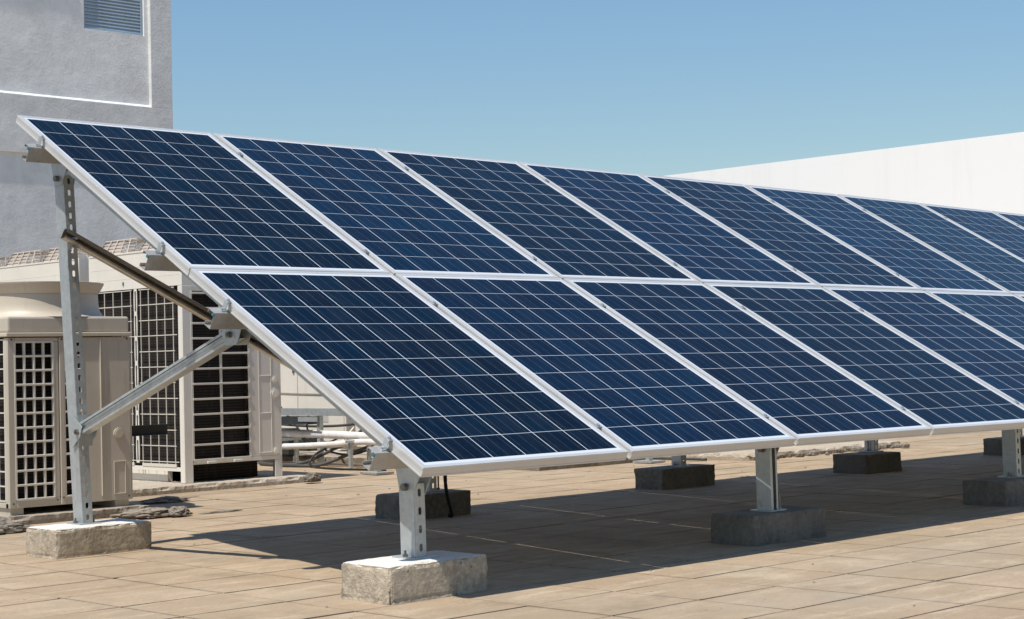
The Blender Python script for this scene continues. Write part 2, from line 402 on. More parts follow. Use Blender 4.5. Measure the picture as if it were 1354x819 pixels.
# ------------------------------------------------------------------ grey building on the left
bld = empty("grey_building", (0, 16, 0))
tag(bld, "grey rendered building with louvred window rising behind the condenser units", "building")
WX0, WX1, WY = -12.0, 9.57, 16.0
lw = MB(); lw.box(WX0, WX1, WY, WY + 8, 0, 3.76)
lw.build("lower_wall", M_WALLB, bld)
iw = MB(); WI = WY + .032
for a in ((WX0, 8.215, WI, WY + 8, 4.531, 9.4), (8.215, 9.165, WI + .2, WY + 8, 4.531, 9.4), (9.165, 9.224, WI, WY + 8, 4.531, 9.4),
          (8.215, 9.165, WI, WI + .2, 4.531, 5.535), (8.215, 9.165, WI, WI + .2, 6.75, 9.4)):
    iw.box(*a)
iw.build("upper_wall", M_WALL, bld)
fl = MB()   # sloping mortar fillet along the foot and the right side of the sunk field
fl.add([(WX0, WY - .030, 4.5305), (9.224, WY - .030, 4.5305), (9.224, WI - .001, 4.566), (WX0, WI - .001, 4.566)], [(0, 1, 2, 3)])
fl.build("sill_fillet", M_WALL, bld)
bd = MB(); bd.box(WX0, WX1, WY - .034, WY + 8, 3.76, 4.53); bd.build("wall_band", M_TRIM, bld, bevel=.006)
pl = MB(); pl.box(9.225, WX1, WY - .033, WY + 8, 4.531, 9.4); pl.build("corner_pilaster", M_TRIM, bld, bevel=.006)
cn = MB(); cn.box(WX0, 7.35, WY - .10, WY - .001, 7.3, 7.5); cn.box(WX0, WX1, WY - .06, WY + 8, 9.401, 9.6)
cn.build("cornice", M_TRIM, bld)
wf = MB()
wf.box(8.217, 8.25, WI + .03, WI + .17, 5.537, 6.748); wf.box(9.13, 9.163, WI + .03, WI + .17, 5.537, 6.748)
wf.box(8.25, 9.13, WI + .03, WI + .17, 5.537, 5.565); wf.box(8.25, 9.13, WI + .03, WI + .17, 6.72, 6.748)
wo = wf.build("louvre_window", M_LOUV, bld)
sl = MB(); z = 5.57
while z < 6.70:
    sl.add([(8.25, WI + .04, z), (9.13, WI + .04, z), (9.13, WI + .070, z + .060), (8.25, WI + .070, z + .060),
            (8.25, WI + .045, z - .012), (9.13, WI + .045, z - .012)], [(0, 1, 2, 3), (4, 5, 1, 0)])
    z += .046
sl.build("louvre_slats", M_LOUV, wo, solid=.004)
bx = MB(); bx.box(8.25, 9.13, WI + .175, WI + .195, 5.57, 6.72); bx.build("window_recess", M_DARK, wo)
local(bld)

# ------------------------------------------------------------------ white parapet wall, right
ww = empty("white_wall", (25, 10, 0))
tag(ww, "tall smooth white rendered wall rising behind the far end of the solar array", "wall")
m_ = MB(); m_.box(25, 25.35, -6, 26, 0, 4.875); m_.build("wall_panel", M_WHITE, ww)
local(ww)

# ------------------------------------------------------------------ the solar array
TILT = R(29.23); CT, ST = math.cos(TILT), math.sin(TILT)
PITCH, VP, HZ = 1.12, 1.648, .4933
NORM = Vector((0, -ST, CT)); SL = Vector((0, CT, ST))
def surf(u, v, n=0.0):
    """point of the array: u along the row, v up the slope, n off the glass plane"""
    mid = -.0118 * (1 - abs(v - VP) / VP)
    p = Vector((u, 0, HZ)) + SL * v + NORM * n
    p.z += mid - .0008 * u * u + .0001 * u
    return p
PW, PL, PT = 1.093, 1.637, .040
def make_panel():
    root = empty("solar_panel")
    f = MB(); L = .018; w = .004
    # side walls
    f.box(0, w, 0, PL, -PT, 0); f.box(PW - w, PW, 0, PL, -PT, 0)
    f.box(w, PW - w, 0, w, -PT, 0); f.box(w, PW - w, PL - w, PL, -PT, 0)
    # top lip (long sides run through, short sides butt)
    f.box(w, L, w, PL - w, -.006, -.0005); f.box(PW - L, PW - w, w, PL - w, -.006, -.0005)
    f.box(L, PW - L, w, L, -.006, -.0007); f.box(L, PW - L, PL - L, PL - w, -.006, -.0007)
    # bottom flange
    f.box(w, .03, w, PL - w, -PT, -PT + .003); f.box(PW - .03, PW - w, w, PL - w, -PT, -PT + .003)
    f.box(.03, PW - .03, w, .03, -PT, -PT + .003); f.box(.03, PW - .03, PL - .03, PL - w, -PT, -PT + .003)
    # extrusion ribs on the outside
    for z0, z1 in ((-.0125, -.002), (-PT + .001, -PT + .007)):
        f.box(-.0016, 0, .002, PL - .002, z0, z1); f.box(PW, PW + .0016, .002, PL - .002, z0, z1)
        f.box(.002, PW - .002, -.0016, 0, z0, z1)
    f.build("frame", M_FRAME, root)
    c = MB(); c.add([(L, L, -.0022), (PW - L, L, -.0022), (PW - L, PL - L, -.0022), (L, PL - L, -.0022)], [(0, 1, 2, 3)])
    co = c.build("cell_sheet", M_CELL, root)
    uv = co.data.uv_layers.new(name="UVMap")
    for lp, q in zip(uv.data, ((0, 0), (PW - 2 * L, 0), (PW - 2 * L, PL - 2 * L), (0, PL - 2 * L))): lp.uv = q
    b = MB(); b.box(w, PW - w, w, PL - w, -.012, -.0075); b.build("backsheet", M_BACK, root)
    j = MB(); j.box(.45, .65, 1.38, 1.50, -.034, -.0125)
    j.tube([(.47, 1.38, -.024), (.45, 1.2, -.03), (.40, .9, -.026), (.2, .7, -.03)], .004, 6)
    j.build("junction_box", M_BLACKP, root)
    return root
ORD = ["first", "second", "third", "fourth", "fifth", "sixth", "seventh", "eighth", "ninth", "tenth"]
def copy_tree(o, parent=None):
    c = o.copy(); COL.objects.link(c); c.parent = parent
    for ch in list(o.children): copy_tree(ch, c)
    return c
NCOL = 10
proto = make_panel(); first = True
for k in range(NCOL):
    for row in (0, 1):
        o = proto if first else copy_tree(proto); first = False
        j0 = random.uniform(-.0012, .0012)
        P0 = surf(k * PITCH + .0135, row * VP + (.001 if row else 0)); P1 = surf(k * PITCH + .0135 + PW, row * VP + (.001 if row else 0))
        P2 = surf(k * PITCH + .0135, row * VP + (.001 if row else 0) + PL)
        ex = (P1 - P0).normalized(); ey = (P2 - P0).normalized(); ez = ex.cross(ey).normalized(); ey = ez.cross(ex)
        m = Matrix((ex, ey, ez)).transposed().to_4x4(); m.translation = P0 + ez * j0
        o.matrix_world = m
        tag(o, "dark blue solar panel in the %s row, %s from the open left end" % (("lower", "upper")[row], ORD[k]), "solar panel",
            "solar panels of the array")

# mounting rails (C section) with their clamps
RV = [(.205, "lowest"), (1.33, "second lowest"), (1.87, "second highest"), (3.0, "highest")]
for v, nm in RV:
    L0, L1 = -.062, NCOL * PITCH + .05
    rail = empty("mounting_rail", surf(0, v, -.08))
    tag(rail, "%s long galvanised channel rail running under the solar panels" % nm, "mounting rail", "rails under the panels")
    rb = MB(); n = 10
    for i in range(n):
        ua, ub = L0 + (L1 - L0) * i / n, L0 + (L1 - L0) * (i + 1) / n
        a, b = surf(ua, v, 0), surf(ub, v, 0)
        # open side looks up the slope
        rb.sheet([(.022, -.056), (.022, -.0425), (-.022, -.0425), (-.022, -.114), (.022, -.114), (.022, -.100)], a, b, SL, NORM)
    rb.build("channel", M_GALVD, rail, solid=.0028)
    for k in range(NCOL + 1):
        cl = MB(); p = surf(k * PITCH, v)
        m = Matrix((Vector((1, 0, 0)), SL, NORM)).transposed().to_4x4(); m.translation = p
        if k == 0:
            cl.box(-.005, .013, -.012, .012, .0008, .0035, m); cl.box(-.006, -.003, -.012, .012, -.041, .0008, m)
            cl.box(-.022, -.006, -.012, .012, -.041, -.037, m)
            bo = m @ Vector((.004, 0, .0055))
            cl.tube([bo, bo + NORM * .006], .006, 6)
            cl.tube([m @ Vector((-.015, 0, -.036)), m @ Vector((-.015, 0, -.029))], .006, 6)
            cl.build("end_clamp", M_GALV, rail)
            tp = MB(); tp.box(-.064, -.058, -.023, -.008, -.058, -.046, m)
            tp.build("blue_tape", M_BLUE, rail)
        elif k == NCOL:
            cl.box(-.018, .006, -.022, .022, .0008, .0055, m); cl.build("end_clamp", M_GALV, rail)
        else:
            cl.box(-.017, .017, -.013, .013, .0008, .0032, m); bo = m @ Vector((0, 0, .004))
            cl.tube([bo, bo + NORM * .006], .0075, 6)
            cl.build("mid_clamp", M_GALV, rail)
    local(rail)

# support frames
def channel_post(mb_, base, top, dx=.052, dy=.082, slots=True):
    """C post: plain web towards -X, slotted flange towards -Y"""
    base, top = Vector(base), Vector(top); d = (top - base); L = d.length; d.normalize()
    X = (Vector((1, 0, 0)) - d * d.x).normalized(); Y = d.cross(X)
    if not slots:      # turned: the open side of the C faces -Y
        mb_.sheet([(.016, -dy / 2), (0, -dy / 2), (0, dy / 2), (dx, dy / 2), (dx, -dy / 2), (dx - .012, -dy / 2)], base, top, X, Y); return
    mb_.sheet([(0, -dy / 2), (0, dy / 2), (dx, dy / 2), (dx, dy / 2 - .014)], base, top, X, Y)
    mb_.sheet([(dx, -dy / 2), (dx, -dy / 2 + .014)], base, top, X, Y)
    m = Matrix((X, Y, d)).transposed().to_4x4(); m.translation = base + X * dx / 2 - Y * dy / 2
    mb_.slotted(m, dx, L)
FR = [  # x front, y front, x rear, y rear
    (.218, .300, .262, 2.745, (-.055, .035)), (2.455, .340, 2.49, 2.765, (0, 0)), (4.865, .43, 4.83, 2.87, (0, 0)),
    (6.85, .36, 6.73, 2.62, (0, 0)), (9.05, .36, 8.94, 2.68, (0, 0))]
FN = ["leftmost", "second", "third", "fourth", "fifth"]
BZ = .137
for i, (xf, yf, xr, yr, lean) in enumerate(FR):
    fr = empty("support_frame", (xf, yf, BZ))
    tag(fr, "%s galvanised support frame from the left, with front and rear posts on concrete blocks" % FN[i], "support frame",
        "steel support frames under the array")
    def ztop(y, n): return HZ + y * math.tan(TILT) + n / CT
    zf, zr = ztop(yf, -.215), ztop(yr + lean[1], -.215)
    p = MB(); channel_post(p, (xf - .026, yf, BZ + .004), (xf - .030, yf, zf), slots=(i != 1)); p.build("front_post", M_GALV, fr, solid=.003)
    p = MB(); tr = (xr + lean[0] - .026, yr + lean[1], zr)
    channel_post(p, (xr - .026, yr, BZ + .004), tr); p.build("rear_post", M_GALV, fr, solid=.003)
    # rafter under the rails
    xa = xf * .5 + (xr + lean[0]) * .5
    p = MB(); a, b = surf(0, .30, 0), surf(0, 3.22, 0); a.x = xf; b.x = xr + lean[0]
    p.sheet([(.022, -.116), (-.022, -.116), (-.022, -.170), (.022, -.170)], a, b, (1, 0, 0), NORM)
    p.build("rafter", M_GALV, fr, solid=.003)
    # head brackets: two plates each side of the post plus bolt
    for (bx_, by_, bz_) in ((xf, yf, zf), (xr + lean[0], yr + lean[1], zr)):
        br = MB()
        for sx in (-.031, .029):
            c = Vector((bx_ + sx, by_, bz_))
            prof = [c + SL * -.09 + Vector((0, .0, .075)), c + SL * .085 + Vector((0, 0, .072)), c + Vector((0, .050, .02)), c + Vector((0, .035, -.045)),
                    c + Vector((0, -.035, -.045)), c + Vector((0, -.052, -.01))]
            th = Vector((.004, 0, 0)); n = len(prof)
            br.add(prof + [q + th for q in prof], [tuple(range(n)), tuple(range(2 * n - 1, n - 1, -1))] + [(k, n + k, n + (k + 1) % n, (k + 1) % n) for k in range(n)])
        bo_ = br.build("head_bracket", M_GALV, fr)
        bt = MB(); bt.tube([(bx_ - .048, by_, bz_ - .012), (bx_ + .05, by_, bz_ - .012)], .0065, 8)
        bt.tube([(bx_ - .050, by_, bz_ - .012), (bx_ - .033, by_, bz_ - .012)], .0155, 6)
        bt.build("bolt", M_BOLT, bo_)
    # base plates and anchor rods
    for (bx_, by_) in ((xf, yf), (xr, yr)):
        bp = MB(); bp.box(bx_ - .055, bx_ + .062, by_ - .062, by_ + .062, BZ - .002, BZ + .0055)
        bpo = bp.build("base_plate", M_GALV, fr)
        ar = MB()
        for sx, sy in (((-.043, -.0), (.050, -.0)) if i != 1 else ((.050, -.03),)):
            hh = .085 if i in (1, 3) else .03
            ar.tube([(bx_ + sx, by_ + sy, BZ), (bx_ + sx, by_ + sy, BZ + hh)], .005, 8)
            ar.tube([(bx_ + sx, by_ + sy, BZ + .005), (bx_ + sx, by_ + sy, BZ + .016)], .010, 6)
        ar.build("anchor_rod", M_BOLT, bpo)
    # diagonal brace: from low on the rear post up to the rafter
    lo = Vector((xr - .018, yr - .03, .585)); hi = Vector((xa - .012, 1.395, 1.005))
    d = (hi - lo).normalized(); up = Vector((1, 0, 0)).cross(d).normalized()
    if up.z < 0: up = -up
    p = MB(); p.sheet([(-.024, -.016), (-.024, -.027), (.024, -.027), (.024, .027), (-.024, .027), (-.024, .016)], lo - d * .02, hi + d * .03, (1, 0, 0), up)
    p.sheet([(-.0235, -.012), (-.014, -.006), (-.014, .006), (-.0235, .012)], lo, hi, (1, 0, 0), up)
    p.build("diagonal_brace", M_GALV, fr, solid=.0028)
    kb = MB()    # lower knee bracket on the rear post
    for sx in (-.052, .030):
        c = Vector((xr + sx, yr - .035, .575))
        prof = [c + Vector((0, .04, -.075)), c + Vector((0, -.035, -.02)), c + Vector((0, -.05, .03)), c + Vector((0, .015, .07)), c + Vector((0, .04, .075))]
        n = len(prof); th = Vector((.004, 0, 0))
        kb.add(prof + [q + th for q in prof], [tuple(range(n)), tuple(range(2 * n - 1, n - 1, -1))] + [(k, n + k, n + (k + 1) % n, (k + 1) % n) for k in range(n)])
    kb.box(xr - .048, xr + .030, yr - .046, yr - .0425, .51, .66)
    kbo = kb.build("knee_bracket", M_GALV, fr)
    bt = MB(); bt.tube([(xr - .070, yr - .048, .578), (xr + .05, yr - .048, .578)], .006, 8)
    bt.tube([(xr - .064, yr - .048, .578), (xr - .052, yr - .048, .578)], .0145, 6); bt.build("bolt", M_BOLT, kbo)
    # upper gusset on the rafter
    kb = MB()
    for sx in (-.036, .020):
        c = hi + Vector((sx + .012, 0, 0))
        prof = [c + Vector((0, .05, .105)), c + Vector((0, -.085, .035)), c + Vector((0, -.045, -.045)), c + Vector((0, .035, -.045)), c + Vector((0, .06, .0))]
        n = len(prof); th = Vector((.004, 0, 0))
        kb.add(prof + [q + th for q in prof], [tuple(range(n)), tuple(range(2 * n - 1, n - 1, -1))] + [(k, n + k, n + (k + 1) % n, (k + 1) % n) for k in range(n)])
    kbo = kb.build("gusset_plate", M_GALV, fr)
    bt = MB(); bt.tube([hi + Vector((-.045, 0, 0)), hi + Vector((.045, 0, 0))], .006, 8)
    bt.tube([hi + Vector((-.040, 0, 0)), hi + Vector((-.026, 0, 0))], .0145, 6); bt.build("bolt", M_BOLT, kbo)
    local(fr)

# tie channels between rear posts
for a, b, nm in (((.185, 2.705, 1.512), (2.47, 2.715, .415), "dark steel brace channel sloping down from the leftmost rear post"),
                 ((4.80, 2.82, 1.512), (6.72, 2.57, .415), "dark steel brace channel between rear posts further along the array")):
    t = empty("cross_brace", a); tag(t, nm, "steel brace", "braces between rear posts")
    p = MB(); A, B = Vector(a), Vector(b); d = (B - A).normalized()
    up_ = Vector((0, -1, 0)).cross(d).normalized(); up_ = -up_ if up_.z < 0 else up_
    p.sheet([(.020, -.013), (.022, -.018), (.020, -.023), (.012, -.026), (-.016, -.026), (-.018, -.022), (-.018, .022), (-.016, .026), (.012, .026), (.020, .023), (.022, .018), (.022, .004)], A - d * .025, B, (0, -1, 0), up_)
    p.build("channel", M_TUBE, t, solid=.0026)
    p = MB(); p.tube([A + d * .03 + Vector((0, -.032, 0)), A + d * .03 + Vector((0, .04, 0))], .007, 8); p.build("bolt", M_GALV, t)
    local(t)

# concrete ballast blocks
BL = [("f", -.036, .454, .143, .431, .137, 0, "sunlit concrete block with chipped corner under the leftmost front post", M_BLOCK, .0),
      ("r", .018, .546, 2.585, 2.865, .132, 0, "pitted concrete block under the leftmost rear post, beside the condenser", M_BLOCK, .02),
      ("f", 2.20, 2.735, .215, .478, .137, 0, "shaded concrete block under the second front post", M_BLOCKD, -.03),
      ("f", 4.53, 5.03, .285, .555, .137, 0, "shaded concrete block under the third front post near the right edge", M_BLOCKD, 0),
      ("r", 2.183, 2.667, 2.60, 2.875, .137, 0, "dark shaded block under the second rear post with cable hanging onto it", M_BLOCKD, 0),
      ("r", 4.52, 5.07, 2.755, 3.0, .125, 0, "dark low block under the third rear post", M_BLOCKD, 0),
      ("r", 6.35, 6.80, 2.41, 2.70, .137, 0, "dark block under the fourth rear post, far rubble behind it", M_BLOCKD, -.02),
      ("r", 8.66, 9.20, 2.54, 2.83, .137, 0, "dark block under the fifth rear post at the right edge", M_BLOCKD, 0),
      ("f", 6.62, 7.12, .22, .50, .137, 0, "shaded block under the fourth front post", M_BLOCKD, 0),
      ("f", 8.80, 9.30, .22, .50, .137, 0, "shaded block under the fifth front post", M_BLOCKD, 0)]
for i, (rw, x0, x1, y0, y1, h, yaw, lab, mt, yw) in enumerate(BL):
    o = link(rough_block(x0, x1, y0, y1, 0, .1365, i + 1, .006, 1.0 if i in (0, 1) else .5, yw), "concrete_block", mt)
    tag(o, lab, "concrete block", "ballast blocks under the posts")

# cable hanging behind the first bay
c = MB(); pts = [(2.25, 2.32, 1.2), (2.27, 2.35, .8), (2.30, 2.40, .45), (2.335, 2.45, .24), (2.37, 2.475, .13), (2.43, 2.515, .05), (2.45, 2.53, .012), (2.46, 2.56, .010)]
def smooth_pts(p, n=6):
    p = [Vector(q) for q in p]; out = []
    for i in range(len(p) - 1):
        a, b, c_, d = p[max(i - 1, 0)], p[i], p[i + 1], p[min(i + 2, len(p) - 1)]
        for k in range(n):
            t = k / n
            out.append(.5 * ((2 * b) + (c_ - a) * t + (2 * a - 5 * b + 4 * c_ - d) * t * t + (3 * b - a - 3 * c_ + d) * t ** 3))
    return out + [p[-1]]
c.tube(smooth_pts(pts), .0105, 8)
tag(c.build("hanging_cable", M_BLACKP, smooth=True), "black cable hanging from the panels in front of a shaded block", "cable")

# ------------------------------------------------------------------ condenser unit in front, left
def grid_bars(mb_, ax, fixed, a0, a1, z0, z1, cols, rows, w, d0, d1, rim=None):
    """bars of a grille; ax 'x' = face parallel to X at y=fixed"""
    def bx_(p0, p1, q0, q1, e=0):
        if ax == 'x': mb_.box(p0, p1, fixed + d0 - e, fixed + d1, q0, q1)
        else: mb_.box(fixed + d0 - e, fixed + d1, p0, p1, q0, q1)
    rim = rim or w
    for i in range(cols + 1):
        c = a0 + (a1 - a0) * i / cols; bx_(c - w / 2, c + w / 2, z0, z1)
    for j in range(rows + 1):
        c = z0 + (z1 - z0) * j / rows; bx_(a0, a1, c - w / 2, c + w / 2, .0012)
ac = empty("condenser_unit", (1.0, 4.5, 0))
tag(ac, "squat beige condenser with round fan shroud and square grille holes, nearest at left", "condenser unit", "outdoor air conditioning units")
X0, X1, Y0, Y1, Z0, Z1 = .607, 1.388, 4.10, 4.87, .12, 1.06
p = MB()   # casing: back, floor, roof, right side, front pieces round the grilles
p.box(X0, X1, Y1 - .01, Y1, Z0, Z1); p.box(X0, X1, Y0 + .002, Y1 - .01, Z0, Z0 + .03)
p.box(X1 - .01, X1, Y0 + .002, Y1 - .01, Z0 + .03, Z1)
p.box(X0, .650, Y0, Y0 + .012, Z0, Z1); p.box(.650, .918, Y0, Y0 + .012, Z0, .165); p.box(.650, .918, Y0, Y0 + .012, 1.036, Z1)
p.box(.885, .918, Y0, Y0 + .012, .165, 1.036); p.box(.922, .952, Y0 - .004, Y0 + .012, Z0, Z1)
p.box(.952, 1.065, Y0, Y0 + .012, Z0, .165); p.box(.952, 1.065, Y0, Y0 + .012, 1.036, Z1)
p.box(1.065, X1 - .01, Y0, Y0 + .012, Z0, Z1)
p.box(X0, X0 + .012, Y0 + .012, Y0 + .045, Z0, Z1); p.box(X0, X0 + .012, Y1 - .05, Y1 - .01, Z0, Z1)
p.build("casing", M_TAUPE, ac, bevel=.004)
p = MB(); grid_bars(p, 'x', Y0, .650, .885, .165, 1.036, 4, 11, .0125, -.002, .016); grid_bars(p, 'x', Y0, .952, 1.065, .165, 1.036, 2, 11, .0125, -.002, .016)
p.build("front_grille", M_WIRE, ac, bevel=.003)
p = MB(); grid_bars(p, 'y', X0, Y0 + .045, Y1 - .05, Z0 + .04, 1.05, 9, 11, .007, .0, .008); p.build("side_grille", M_WIRE, ac)
p = MB(); p.box(.63, 1.06, Y0 + .05, Y0 + .07, .15, 1.05); p.box(X0 + .03, X0 + .045, Y0 + .07, Y1 - .03, .15, 1.05); p.build("coil", M_COIL, ac)
p = MB(); p.box(1.180, 1.186, Y0 - .010, Y0, .15, 1.045); p.box(1.060, 1.068, Y0 - .004, Y0, .15, 1.045)
# raised field and rounded emblem shapes of the service panel
p.tube([(1.296, Y0 - .007, .502), (1.296, Y0 + .002, .502)], .033, 28)
for a in ((1.262, 1.267, .155, .345), (1.335, 1.340, .155, .345)): p.box(a[0], a[1], Y0 - .005, Y0, a[2], a[3])
p.box(1.267, 1.335, Y0 - .005, Y0, .340, .345); p.box(1.267, 1.335, Y0 - .005, Y0, .155, .160)
p.build("service_panel", M_TAUPE, ac, bevel=.002)
p = MB(); p.tube([(1.296, Y0 - .011, .502), (1.296, Y0 - .006, .502)], .024, 28); p.build("round_cap", M_TAN, ac)
p = MB(); p.box(X0 - .012, X1 + .006, Y0 - .012, Y1 + .01, 1.065, 1.088); p.build("roof_rim", M_TAN, ac, bevel=.005)
p = MB(); p.box(X0 + .004, X1 - .006, Y0 + .004, Y1 - .004, 1.088, 1.178); p.build("roof_box", M_TAUPE, ac, bevel=.012)
# shroud: flared ring on the roof
def lathe(mb_, cx, cy, prof, n=72):
    vs = []; fs = []
    for (r, z) in prof: vs += [(cx + r * math.cos(2 * math.pi * k / n), cy + r * math.sin(2 * math.pi * k / n), z) for k in range(n)]
    for i in range(len(prof) - 1):
        for k in range(n): k2 = (k + 1) % n; fs.append((i * n + k, i * n + k2, (i + 1) * n + k2, (i + 1) * n + k))
    mb_.add(vs, fs)
CX, CY = 1.0, 4.485
p = MB(); lathe(p, CX, CY, [(.395, 1.179), (.376, 1.19), (.360, 1.215), (.353, 1.25), (.350, 1.31)])
p.build("fan_shroud", M_TAN, ac, smooth=True)
p = MB(); lathe(p, CX, CY, [(.351, 1.312), (.372, 1.345), (.384, 1.368), (.386, 1.376), (.372, 1.378), (.352, 1.36), (.345, 1.25)])
p.build("fan_collar", M_TAUPE, ac, smooth=False)
p = MB()
for rr in (.07, .13, .19, .25, .31):
    p.tube([(CX + rr * math.cos(a * math.pi / 18), CY + rr * math.sin(a * math.pi / 18), 1.365) for a in range(37)], .003, 5, False)
for a in range(8): p.bar((CX, CY, 1.362), (CX + .348 * math.cos(a * math.pi / 4), CY + .348 * math.sin(a * math.pi / 4), 1.362), .006, .004)
p.build("fan_guard", M_WIRE, ac)
p = MB()
for a in range(3):
    t = a * 2.094 + .4
    for s in range(6):
        r0, r1 = .05 + s * .033, .05 + (s + 1) * .033
        p.add([(CX + r0 * math.cos(t), CY + r0 * math.sin(t), 1.30), (CX + r1 * math.cos(t), CY + r1 * math.sin(t), 1.30),
               (CX + r1 * math.cos(t + .7), CY + r1 * math.sin(t + .7), 1.25), (CX + r0 * math.cos(t + .7), CY + r0 * math.sin(t + .7), 1.25)], [(0, 1, 2, 3)])
p.tube([(CX, CY, 1.2), (CX, CY, 1.32)], .06, 16); p.build("fan", M_BLACKP, ac, solid=.004)
p = MB()
for a in ((.62, .70), (1.28, 1.37)):
    p = MB(); p.box(a[0], a[1], Y0 + .02, Y1 - .01, .080, Z0); p.build("foot", M_TAUPE, ac)
p = MB()
for q in ((.63, Y0 - .001, .145), (.90, Y0 - .001, .15), (.935, Y0 - .005, .16), (1.05, Y0 - .001, .14), (1.36, Y0 - .001, .14), (.935, Y0 - .005, 1.05), (.63, Y0 - .001, 1.05), (1.36, Y0 - .001, 1.05)  ):
    p.tube([q, (q[0], q[1] - .004, q[2])], .006, 6)
p.build("screws", M_BOLT, ac)
local(ac)
ac.location = ac.location * 1.037 + Vector((.150, .170, -.032)); ac.scale = (1.037,) * 3

# concrete plinths and stones at left
def slab(x0, x1, y0, y1, h, seed, lab, mt, yaw=0, chip=1.6, z0=0):
    o = link(rough_block(x0, x1, y0, y1, z0, z0 + h, seed, .02, chip * .55, yaw, .02), "concrete_plinth", mt)
    return tag(o, lab, "concrete plinth", "plinths under the condensers")
slab(.755, 1.66, 4.345, 5.3, .052, 31, "rough concrete plinth under the squat beige condenser", M_SLAB)
slab(-.6, .74, 4.72, 5.8, .045, 35, "low concrete strip at the left edge behind the squat condenser's plinth", M_SLAB)
slab(2.05, 3.90, 5.64, 7.2, .050, 32, "pale crumbling mortar plinth under the tall condenser with two side grilles", M_MORTAR, .0)
slab(2.5, 4.3, 7.22, 8.7, .048, 33, "mortar plinth under the second tall condenser, further back", M_MORTAR)
slab(2.5, 4.3, 8.72, 10.4, .046, 36, "mortar plinth under the farthest tall condenser", M_MORTAR)
slab(5.55, 6.7, 4.9, 10.2, .055, 34, "long rough concrete plinth under the row of cream cabinets", M_SLAB)
for q in ((1.46, 4.08, .020, .20, .06, .034, 3, "grey broken mortar lump right of the squat condenser's plinth", M_SLAB),
          (1.64, 4.02, .020, .075, .055, .036, 5, "dark rounded mortar lump at the end of the broken pile", M_RUBBLE),
          (.42, 4.02, .02, .26, .08, .045, 8, "dark flat rubble piece at the left edge behind the pitted block", M_RUBBLE),
          (2.20, 5.02, .010, .17, .07, .025, 9, "flat dark mortar scab in front of the pale plinth", M_RUBBLE),
          (3.80, 5.52, .03, .07, .05, .05, 12, "black broken chunk at the right end of the pale plinth", M_RUBBLE),
          (1.95, 4.02, .004, .14, .025, .008, 15, "thin grey scrap lying on the tiles near the mortar lumps", M_RUBBLE)):
    o = link(rock_mesh(*q[:6], q[6]), "mortar_lump", q[8]); tag(o, q[7], "rubble", "mortar lumps on the roof")

